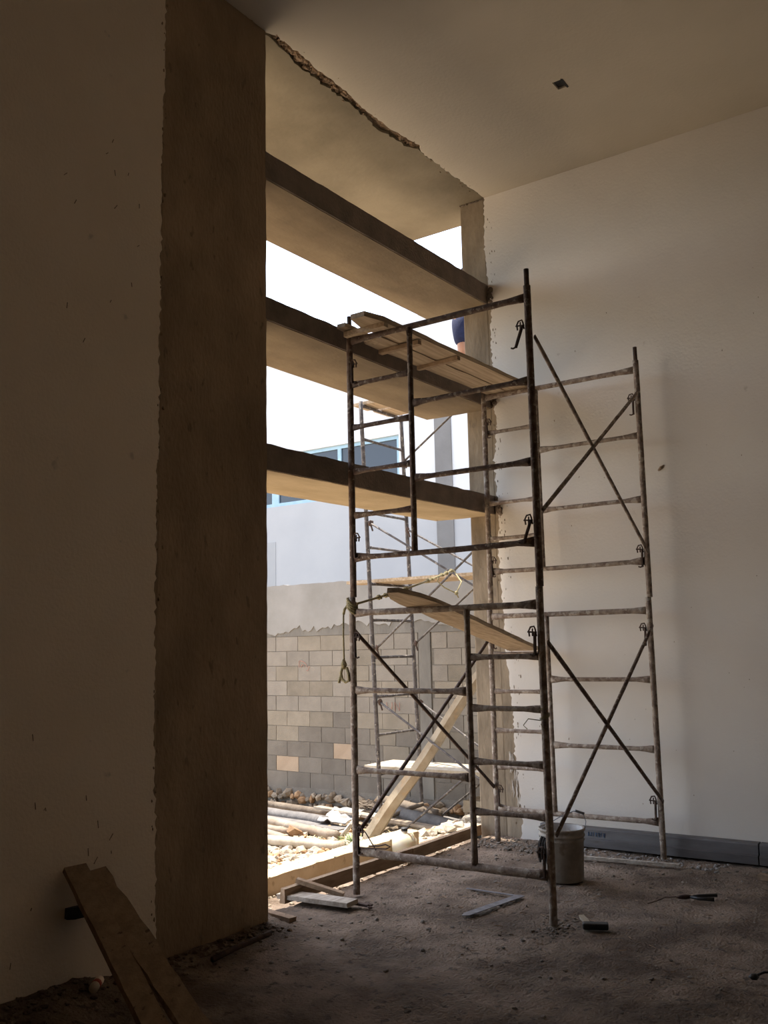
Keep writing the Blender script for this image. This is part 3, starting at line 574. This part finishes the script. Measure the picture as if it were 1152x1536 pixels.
mb = MB(); mb.blob((8.42, 7.16, -.40), .075, (1,1,.9), seed=5, amp=.35); mb.blob((8.45, 7.10, -.43), .05, seed=6, amp=.4); tag(obj('root_knob', mb, 'orange_stone'), 'orange root knob at the end of the pale stick', 'root')
log((8.36, 7.7, -.42), (8.16, 7.05, -.43), .045, 'log_pale', 'short sunlit branch left beside the root knob', 6, .012)
log((7.86, 7.3, -.40), (8.06, 6.22, -.405), .055, 'pale_wood', 'thick bleached pole in full sun nearest the curb', 7, .008, jit=.02)
mb = MB(); mb.plank((9.5, 7.71, -.33), (8.62, 5.12, -.26), .10, .03, seg=10, seed=8, jit=.005); tag(obj('plank', mb, 'log_pale'), 'long thin pale board lying slanted over the pole heap', 'plank')
mb = MB(); mb.plank((9.62, 7.4, -.36), (8.75, 5.3, -.32), .12, .03, seg=10, seed=18, jit=.005); tag(obj('plank', mb, 'log_pale'), 'reddish board lying just below the long thin pale board', 'plank')
log((9.62, 6.85, -.30), (8.98, 5.05, -.34), .075, 'log_grey', 'thick grey pole right of the leaning timber', 9, .01)
log((9.92, 7.05, -.25), (9.62, 5.98, -.30), .06, 'log_bark', 'short brown pole leaning at the foot of the block wall pier', 10, .01)
log((9.85, 6.25, -.40), (9.5, 5.2, -.40), .06, 'log_grey', 'grey pole end beside the grass tuft', 11, .01)
log((9.28, 6.5, -.33), (9.63, 6.22, -.20), .025, 'log_bark', 'thin brown stick poking up behind the outdoor post', 12, .005)
log((8.75, 5.75, -.36), (8.55, 5.05, -.31), .04, 'pale_wood', 'white sunlit stick nearest the form board', 13, .005)
mb = MB()
for k in range(3): mb.tube([(8.7+.04*k, 6.72, -.45), (8.85+.04*k, 6.72, -.36), (9.1+.03*k, 6.78, -.30), (9.3, 6.68-.06*k, -.30), (9.4, 6.5-.06*k, -.35)], .012, 6)
tag(obj('pipe_offcut', mb, 'pvc', smooth=True), 'bent cream plastic conduit lengths left of the leaning timber', 'pipe')
mb = grid(0, 1, 0, 1, .12, lambda x, y: 0); mb.v = [V((9.02+.38*p.x, 7.32-.42*p.y, -.39+.10*p.x+.05*noise.noise(p*4))) for p in mb.v]
top_ = [p+V((0,0,.008)) for p in mb.v]; n0 = len(mb.v); mb.f += [[i+n0 for i in q] for q in mb.f]; mb.v += top_
tag(obj('sack', mb, 'white_sack'), 'crumpled pale cement sack on the pole heap', 'sack')
mb = MB()
for i in range(26):
    c = V((9.78, 7.05, -.33)); a = R.uniform(0, 6.28); rr_ = R.uniform(.06, .2)
    mb.tube([c+V((R.gauss(0,.02)+.8*rr_*math.cos(a+t*.9), 1.5*rr_*math.sin(a+t*.9), .045*math.sin(a*3+t)+R.uniform(0,.03))) for t in range(6)], .006, 4)
o = tag(obj('wire_tangle', mb, 'log_bark'), 'tangle of old tie wire and twigs before the block wall', 'wire')
ct = thing('trestle', 'small pale wooden trestle box by the column foot in the yard', 'trestle', (9.3, 5.15, -.5))
mb = MB(); mb.b2(9.12, 9.45, 4.95, 5.38, -.16, -.03); obj('top', mb, 'timber', ct, bevel=.006)
for (x, y) in ((9.15, 5.35), (9.42, 5.35), (9.15, 4.98), (9.42, 4.98)): mb = MB(); mb.b2(x-.02, x+.02, y-.02, y+.02, -.53, -.16); obj('leg', mb, 'timber', ct)
jg = thing('jug', 'translucent cream plastic jug with dark cap beside the curb', 'jug', (6.52, 4.62, -.06))
mb = MB(); jc = V((6.57, 4.43, -.05)); mb.lathe(jc, [(.085,0),(.10,.01),(.104,.09),(.10,.13),(.07,.165),(.028,.185),(.025,.20)], 16, True); obj('body', mb, 'milky', jg, smooth=True)
mb = MB(); mb.lathe(jc+V((0,0,.198)), [(.028,0),(.028,.022),(.02,.026)], 12, True); obj('cap', mb, 'black_rubber', jg)
mb = MB(); mb.tube([jc+V((0,-.03,.185)), jc+V((-.01,-.08,.19)), jc+V((-.01,-.10,.15)), jc+V((-.005,-.085,.11))], .01, 6); obj('handle', mb, 'milky', jg, smooth=True)
def tuft(x, y, r, n, m, label, seed, h=.14):
    rr = random.Random(seed); mb = MB()
    for i in range(n):
        a = rr.uniform(0, 6.28); q = rr.uniform(0, r); b = V((x+q*math.cos(a), y+q*math.sin(a), gz(x, y)-.01)); t = V((math.cos(a), math.sin(a), 0)); hh = h*rr.uniform(.5, 1)
        s_ = V((-t.y, t.x, 0))*.008; mb.add([b-s_, b+s_, b+t*.03+V((0,0,hh*.6))+s_*.7, b+t*.03+V((0,0,hh*.6))-s_*.7, b+t*.09+V((0,0,hh))], [(0,1,2,3),(3,2,4)])
    o = tag(obj('grass', mb, m), label, 'grass'); o['kind'] = 'stuff'
tuft(9.86, 6.28, .12, 130, 'grass', 'green weeds at the foot of the block wall right of the pier', 1, .22)
tuft(9.87, 5.75, .12, 60, 'grass', 'weeds at the wall foot behind the trestle', 2, .14)
tuft(8.5, 6.35, .2, 90, 'grass', 'weeds at the foot of the leaning timber', 3, .09)
tuft(8.75, 5.75, .45, 260, 'dry_grass', 'dry straw on the sunlit earth behind the curb', 4, .05)
tuft(8.3, 6.9, .35, 120, 'dry_grass', 'dry straw around the root knob', 5, .05)
def rubble(name, n, xr, yr, rr_, m, label, seed, flat=.7, zf=gz, cond=None, vis=None):
    mb = MB(); q = random.Random(seed)
    for i in range(n):
        x, y = q.uniform(*xr), q.uniform(*yr)
        if cond and not cond(x, y): continue
        r = rr_[0]+(rr_[1]-rr_[0])*q.random()**3; mb.blob((x, y, zf(x, y)+r*.3*flat), r, (1.2,1,flat), seed=seed+i, amp=.3)
    o = tag(obj(name, mb, m), label, 'rubble'); o['kind'] = 'stuff'; return o
rubble('rubble', 2600, (5.2, 8.9), (4.8, 7.6), (.012, .07), 'rubble', 'sunlit pale rubble heaped behind the curb', 1000)
rubble('rubble', 500, (6.6, 9.2), (5.0, 7.6), (.02, .06), 'orange_stone', 'orange earth clods among the sunlit rubble', 5000)
rubble('rubble', 700, (9.0, 10.0), (5.0, 9.4), (.015, .06), 'stone', 'shaded stones along the foot of the block wall', 7000)

# ---------------- person on the outdoor scaffold ----------------
pr = thing('person', 'person in navy clothes standing outside, mostly hidden behind the column', 'person', (9.155, 5.185, 4.455))
def skin_obj(name, joints, edges, radii, m, parent, sub=2, root=0):
    me = bpy.data.meshes.new(name); off = wloc(parent)
    me.from_pydata([tuple(V(j)-off) for j in joints], edges, []); me.materials.append(M_[m])
    o = bpy.data.objects.new(name, me); C.objects.link(o); o.parent = parent
    sm = o.modifiers.new('skin', 'SKIN'); sm.use_smooth_shade = True
    for i, sv_ in enumerate(me.skin_vertices[0].data):
        r = radii[i]; sv_.radius = r if isinstance(r, tuple) else (r, r); sv_.use_root = (i == root)
    sb = o.modifiers.new('sub', 'SUBSURF'); sb.levels = sub; sb.render_levels = sub
    return o
px, py, pz = 9.155, 5.185, 4.455            # faces -Y/-X towards the beam, left leg nearest the view
def Pp(a, b, c): return (px+a, py+b, pz+c)
J = [Pp(0,0,.93), Pp(.02,-.03,1.08), Pp(.06,-.08,1.28), Pp(.10,-.12,1.42), Pp(.12,-.15,1.50), Pp(.14,-.18,1.62), Pp(.14,-.19,1.70),
     Pp(-.10,.02,.86), Pp(-.125,-.045,.48), Pp(-.115,.02,.08), Pp(-.12,-.11,.035),
     Pp(.10,-.02,.86), Pp(.12,-.10,.48), Pp(.13,-.02,.08), Pp(.13,-.15,.035),
     Pp(-.07,-.08,1.40), Pp(-.10,-.12,1.16), Pp(.06,-.24,1.03), Pp(.13,-.29,1.03),
     Pp(.27,-.15,1.40), Pp(.34,-.20,1.14), Pp(.30,-.42,1.20), Pp(.28,-.49,1.22)]
E_ = [(0,1),(1,2),(2,3),(3,4),(4,5),(5,6),(0,7),(7,8),(8,9),(9,10),(0,11),(11,12),(12,13),(13,14),(3,15),(15,16),(16,17),(17,18),(3,19),(19,20),(20,21),(21,22)]
Rd = [.10,.11,(.13,.10),(.10,.085),.055,.085,.07,.072,.062,.045,.035,.072,.062,.045,.035,.06,.045,.032,.03,.06,.045,.032,.03]
skin_obj('body', J, E_, Rd, 'skin', pr)
skin_obj('shirt', [V(J[0])+V((0,0,-.06)), J[1], J[2], J[3], J[15], J[16], V(J[16]).lerp(V(J[17]), .85), J[19], J[20], V(J[20]).lerp(V(J[21]), .85)], [(0,1),(1,2),(2,3),(3,4),(4,5),(5,6),(3,7),(7,8),(8,9)], [.155,.14,(.17,.13),(.115,.10),.075,.062,.044,.075,.062,.044], 'navy_cloth', pr)
skin_obj('shorts', [V(J[0])+V((0,0,.06)), J[0], J[7], V(J[7]).lerp(V(J[8]), .55), V(J[7]).lerp(V(J[8]), .93), J[11], V(J[11]).lerp(V(J[12]), .55), V(J[11]).lerp(V(J[12]), .93)], [(0,1),(1,2),(2,3),(3,4),(1,5),(5,6),(6,7)], [.14,.15,.12,.10,.085,.12,.10,.085], 'navy_cloth', pr)
for s in (-1, 1):
    i0, i1 = (9, 10) if s < 0 else (13, 14)
    skin_obj('boot', [V(J[i0])+V((0,0,.06)), V(J[i0])+V((0,0,-.015)), V(J[i1])+V((0,-.01,.012))], [(0,1),(1,2)], [.055,.055,.044], 'boot', pr)
    h0, h1 = (17, 18) if s < 0 else (21, 22); a = V(J[h1]); d = (a-V(J[h0])).normalized()
    js = [a]; es = []; rs = [(.036,.018)]
    palm = a + d*.06; js.append(palm); es.append((0,1)); rs.append((.040,.016)); sdv = d.cross(V((0,0,1))).normalized()
    for k in range(4):
        b = palm + sdv*(.03-.02*k) + d*.01; L = (.06, .07, .066, .05)[k]; n_ = len(js)
        js += [b, b+d*L*.5, b+d*L*.8+V((0,0,-.02))]; es += [(1, n_), (n_, n_+1), (n_+1, n_+2)]; rs += [.009, .0085, .008]
    n_ = len(js); js += [a+sdv*.045+d*.02, a+sdv*.06+d*.055+V((0,0,-.01))]; es += [(0, n_), (n_, n_+1)]; rs += [.011, .009]
    skin_obj('hand', js, es, rs, 'skin', pr, sub=1)
hd = V(Pp(.14, -.195, 1.645)); mb = MB(); vs = []; n1, n2 = 12, 16
for i in range(1, n1):
    t = math.pi*i/n1
    for j in range(n2):
        a = 2*math.pi*j/n2; x, y, z = math.sin(t)*math.cos(a), math.sin(t)*math.sin(a), math.cos(t)
        k = 1-.18*max(0, -z)**1.5; vs.append(hd+V((x*.075*k, y*.095*k, z*.118)))
fs = [(i*n2+j, i*n2+(j+1) % n2, (i+1)*n2+(j+1) % n2, (i+1)*n2+j) for i in range(n1-2) for j in range(n2)]+[tuple(range(n2)), tuple((n1-2)*n2+j for j in range(n2))]
mb.add(vs, fs); hdo = obj('head', mb, 'skin', pr, smooth=True)
mb = MB(); mb.tube([hd+V((0,-.088,.02)), hd+V((0,-.112,-.015)), hd+V((0,-.092,-.028))], [.008,.014,.012], 6); obj('nose', mb, 'skin', hdo, smooth=True)
mb = MB(); mb.tube([hd+V((-.025,-.085,-.058)), hd+V((0,-.092,-.060)), hd+V((.025,-.085,-.058))], .006, 6); obj('mouth', mb, 'red_label', hdo, smooth=True)
for s in (-1, 1):
    mb = MB(); mb.blob(hd+V((s*.03,-.086,.012)), .011, (1.3,.6,.8), seed=1, amp=0); obj('eye', mb, 'eye', hdo, smooth=True)
    mb = MB(); mb.blob(hd+V((s*.076,.0,-.005)), .026, (.35,.8,1.2), seed=2, amp=.05); obj('ear', mb, 'skin', hdo, smooth=True)
mb = MB(); mb.add([V(p)+((V(p)-hd)*.06)+V((0,.006,.004)) for p in vs[:n2*6]], [f for f in fs[:n2*5]]+[tuple(range(n2))]); obj('hair', mb, 'hair', hdo, smooth=True)

# ---------------- things on the floor ----------------
bk = thing('bucket', 'dirty plastic bucket with wire handle by the front right scaffold post', 'bucket', (6.30, 2.93, 0))
bc = V((6.30, 2.93, .001)); mb = MB()
mb.lathe(bc, [(.132,0),(.138,.01),(.148,.262),(.155,.266),(.155,.276),(.149,.28),(.150,.292),(.158,.295),(.158,.306),(.151,.31),(.152,.328),(.160,.331),(.160,.348),(.151,.348),(.146,.30),(.134,.02)], 32, True)
obj('body', mb, 'bucket_plastic', bk, smooth=True)
mb = MB(); mb.lathe(bc, [(.1325,.03),(.1455,.345),(.1445,.345),(.13,.04)], 32, False); obj('inner_lining', mb, 'bucket_inside', bk, smooth=True)
mb = MB(); s1 = bc+V((-.09,.13,.33)); s2 = bc+V((.10,-.13,.33)); mid = (s1+s2)/2
mb.tube([s2, s2+V((.005,-.008,.05)), s2+V((-.01,.0,.10)), s2+V((-.06,.05,.125)), s2+V((-.11,.12,.095)), s2+V((-.15,.19,.05)), s1], .003, 6); h = obj('handle', mb, 'tool_steel', bk)
mb = MB(); mb.tube([s2+V((-.005,-.002,.105)), s2+V((-.05,.045,.128))], .008, 8); obj('grip', mb, 'tool_steel', h)
mb = MB()
for k in range(4): mb.tube([bc+V((-.135,.085-.02*k,.30)), bc+V((-.155,.09-.02*k,.26)), bc+V((-.15,.10-.02*k,.19-.02*k)), bc+V((-.148,.10-.012*k,.13+.02*(k % 2)))], [.008,.017,.018,.005], 6, jit=.2, seed=k)
tag(obj('rag', mb, 'rag'), 'small black rag hanging down the side of the bucket', 'rag')
def channel(y0, y1, label, seed):
    mb = MB(); prof = [(7.46, .006), (7.355, .006), (7.346, .066), (7.372, .074), (7.374, .138), (7.380, .15), (7.46, .15)]; n = 16; vs = []
    for i in range(n+1):
        y = y0+(y1-y0)*i/n; q = .002*noise.noise(V((y*3, seed, 0)))
        for x, z in prof: vs.append((x+q, y, z+q))
    K = len(prof); mb.add(vs, [(i*K+j, i*K+(j+1) % K, (i+1)*K+(j+1) % K, (i+1)*K+j) for i in range(n) for j in range(K)]+[tuple(range(K)), tuple(n*K+j for j in range(K))])
    return tag(obj('steel_channel', mb, 'galvanised'), label, 'steel profile', 'steel channels along the right wall')
ch = channel(1.895, 3.62, 'long grey steel channel lying along the right wall behind the bucket', 1)
channel(-.6, 1.885, 'grey steel channel along the right wall, cut off by the frame edge', 2)
mb = MB()   # faded blue stencilled letters
rr = random.Random(5); y = 3.20
for ch_ in range(7):
    for st in rr.choice([[((0,0),(0,1)),((0,1),(.5,1)),((0,.5),(.4,.5))], [((0,0),(0,1)),((0,0),(.5,0)),((.5,0),(.5,1))], [((0,0),(.25,1)),((.25,1),(.5,0))], [((0,0),(0,1)),((0,1),(.5,.7)),((.5,.7),(0,.5)),((0,.5),(.5,0))]]):
        mb.tube([(7.3695, y-a*.02, .088+b*.032) for a, b in st], .0022, 4)
    y -= .022
o = obj('lettering', mb, 'blue_paint', ch); o['label'] = 'small blurred blue lettering'
mb = MB(); mb.plank((6.93, 3.25, .012), (7.03, 2.36, .014), .035, .022, seg=8, seed=5, jit=.002); tag(obj('lath', mb, 'grey_plank'), 'thin grey lath on the floor in front of the steel channel', 'lath')
mb = MB(); mb.plank((6.985, 1.80, .014), (6.93, 1.45, .014), .06, .035, seg=3, seed=6, jit=.002); tag(obj('wood_offcut', mb, 'brown_plank'), 'brown wood offcut at the right edge by the steel channel', 'wood block')
rubble('gravel', 420, (7.04, 7.34), (2.1, 3.3), (.004, .014), 'white_sack', 'pale gravel strewn between the lath and the steel channel', 9000, zf=lambda x, y: fl_z(x, y))
# carpenter's square
mb = MB(); mb.sheet([(5.14, 3.065), (5.17, 3.03), (5.735, 2.945), (5.745, 2.975), (5.735, 3.005), (5.735, 3.37), (5.715, 3.37), (5.71, 3.01), (5.20, 3.085)], 'z', .006, .010)
mb.v = [V((p.x, p.y, p.z)) for p in mb.v]; tag(obj('steel_square', mb, 'tool_steel'), 'flat L-shaped steel square lying on the floor inside the scaffold', 'tool')
pk = thing('pliers', 'black-handled pliers lying open on the floor right of the scaffold', 'pliers', (6.25, 2.0, 0))
h0 = V((6.205, 2.06, .014)); mb = MB(); mb.tube([h0+V((-.03,.045,0)), h0+V((-.02,.03,0)), h0, h0+V((.02,-.03,0))], [.006,.012,.016,.010], 8, rw=[.008,.014,.018,.012]); obj('jaws', mb, 'dark_rust', pk, smooth=True)
mb = MB(); mb.tube([h0+V((.01,-.02,0)), h0+V((.07,-.07,0)), h0+V((.13,-.16,.002))], [.007,.010,.011], 8); obj('handle', mb, 'black_rubber', pk, smooth=True)
mb = MB(); mb.tube([h0+V((.01,-.02,0)), h0+V((-.0,-.09,0)), h0+V((.02,-.175,.002))], [.007,.011,.013], 8); obj('handle', mb, 'black_rubber', pk, smooth=True)
mb = MB(); mb.tube([h0+V((-.03,.045,.0)), h0+V((-.09,.10,.002)), h0+V((-.18,.12,.0)), h0+V((-.26,.15,-.003))], .003, 5); tag(obj('wire', mb, 'dark_rust'), 'bit of thin wire on the floor at the jaws of the pliers', 'wire')
bs = thing('brush', 'small black scrubbing brush with pale handle stub on the floor', 'brush', (5.3, 2.29, 0))
rot = Matrix.Rotation(math.radians(-66), 3, 'Z'); mb = MB(); mb.box((5.305, 2.285, .022), (.145, .06, .036), rot); obj('bristle_block', mb, 'black_rubber', bs, bevel=.01)
mb = MB(); mb.plank((5.31, 2.335, .030), (5.37, 2.40, .045), .03, .014, seg=3); obj('handle', mb, 'pale_wood', bs)
mb = MB(); mb.tube([(4.93, 1.33, .015), (4.97, 1.29, .03), (5.0, 1.22, .035), (4.98, 1.12, .012), (4.88, 1.05, .01)], .006, 6); mb.blob((4.915, 1.325, .018), .022, (1,1.2,.8), seed=1, amp=.15)
tag(obj('cable', mb, 'black_rubber', smooth=True), 'black cable with plug at the lower right edge of the floor', 'cable')
# boards by the threshold
mb = MB(); mb.plank((4.93, 4.30, .025), (4.97, 3.755, .028), .125, .028, seg=8, seed=11, jit=.003, rough=.006); tag(obj('plank', mb, 'grey_plank'), 'whitish dusty plank on the floor left of the front left post', 'plank')
mb = MB(); mb.plank((5.005, 4.24, .105), (5.14, 3.955, .018), .05, .028, seg=6, seed=12, jit=.002); tag(obj('batten', mb, 'form_board'), 'short batten propped on the form board by the left post', 'batten')
mb = MB(); mb.plank((5.04, 3.92, .012), (5.03, 3.67, .012), .035, .015, seg=5, seed=13, jit=.004); mb.blob((5.045, 3.68, .015), .02, (1.6,1,.6), seed=3); mb.blob((5.0, 3.64, .012), .015, (1.6,1,.6), seed=4)
tag(obj('scrap', mb, 'dark_rust'), 'dark scrap of metal strip beyond the whitish plank', 'scrap')
mb = MB(); mb.plank((4.57, 4.16, .02), (4.52, 3.86, .02), .055, .028, seg=4, seed=14, jit=.003); tag(obj('wood_offcut', mb, 'brown_plank'), 'short brown wood offcut poking out past the pillar corner', 'wood block')
mb = MB(); mb.tube([(3.72, 3.72, .03), (3.9, 3.74, .035), (4.10, 3.72, .05), (4.16, 3.715, .055)], .016, 8); tag(obj('pipe_offcut', mb, 'dark_rust', smooth=True), 'short dark pipe on the dirt at the pillar foot', 'pipe')
# boards leaning on the left wall
def lean(a, b, w, t, m, label, seed, taper=None, seg=14, jit=.004, group='boards leaning on the left wall'):
    mb = MB(); mb.plank(a, b, w, t, up=(-.15,-1,.35), seg=seg, seed=seed, jit=jit, taper=taper); return tag(obj('board', mb, m), label, 'board', group)
lean((3.005, 3.925, .60), (2.90, 3.18, -.005), .115, .03, 'brown_plank', 'long brown board leaning on the left wall, foremost', 1)
lean((3.09, 3.90, .565), (3.05, 3.12, .0), .13, .03, 'brown_plank', 'wide brown board with chipped edge leaning beside the foremost board', 2, jit=.012)
mb = MB(); mb.plank((2.985, 3.955, .39), (3.10, 3.93, .385), .05, .035, up=(0,-1,.0), seg=3)
tag(obj('batten', mb, 'black_rubber'), 'dark batten end peeping out behind the leaning boards', 'batten')
mb = MB(); mb.tube([(3.03, 3.80, .07), (3.10, 3.84, .085)], .022, 10); bt = tag(obj('can', mb, 'left_plaster', smooth=True), 'dented can with red band half buried in dirt by the left wall', 'can')
mb = MB(); mb.tube([(3.055, 3.8145, .0755), (3.075, 3.8255, .0795)], .0228, 10); obj('red_band', mb, 'red_label', bt, smooth=True)
# crumbs and chips on the floor
mb = MB(); q = random.Random(3)
for i in range(1500):
    x = q.uniform(3.7, 7.3); y = q.uniform(1.4, 4.1)
    if q.random() > .35+.65*max(0, min(1, (y-2.2)/1.2)): continue
    if x < 4.45 and y > 3.9: continue
    r = .003+.011*q.random()**4; mb.blob((x, y, fl_z(x, y)+r*.2), r, (1.3,1,.6), seed=i, amp=.35)
for i in range(120): mb.blob((q.gauss(5.28, .10), q.gauss(2.5, .06), fl_z(5.26, 2.5)+.002), q.uniform(.003, .011), (1.4,1,.6), seed=i+5000)
for i in range(260): mb.blob((q.uniform(7.0, 7.44), q.uniform(3.3, 4.1), fl_z(7.2, 3.6)+.002), q.uniform(.004, .015), (1.3,1,.6), seed=i+6000)
o = tag(obj('floor_crumbs', mb, 'crumb'), 'mortar crumbs and grit scattered over the dusty floor', 'rubble'); o['kind'] = 'stuff'
mb = MB()
for i in range(90):
    x = q.uniform(4.6, 6.2); y = q.uniform(1.6, 3.8); a = q.uniform(0, 6.28); L = q.uniform(.015, .06); z = fl_z(x, y)+.003
    mb.tube([(x, y, z), (x+L*math.cos(a), y+L*math.sin(a), z+.003)], .0018, 4)
o = tag(obj('wood_chips', mb, 'form_board'), 'straw and wood splinters scattered over the dusty floor', 'debris'); o['kind'] = 'stuff'
mb = MB()
for i in range(260):
    x = q.uniform(2.2, 4.4); y = D-.02-abs(q.gauss(0, .10)); mb.blob((x, y, fl_z(x, y)+.004), q.uniform(.005, .02), (1.3,1,.7), seed=i+8000)
o = tag(obj('dirt_heap', mb, 'floor_dirt'), 'dirt clods heaped along the foot of the left wall and pillar', 'rubble'); o['kind'] = 'stuff'
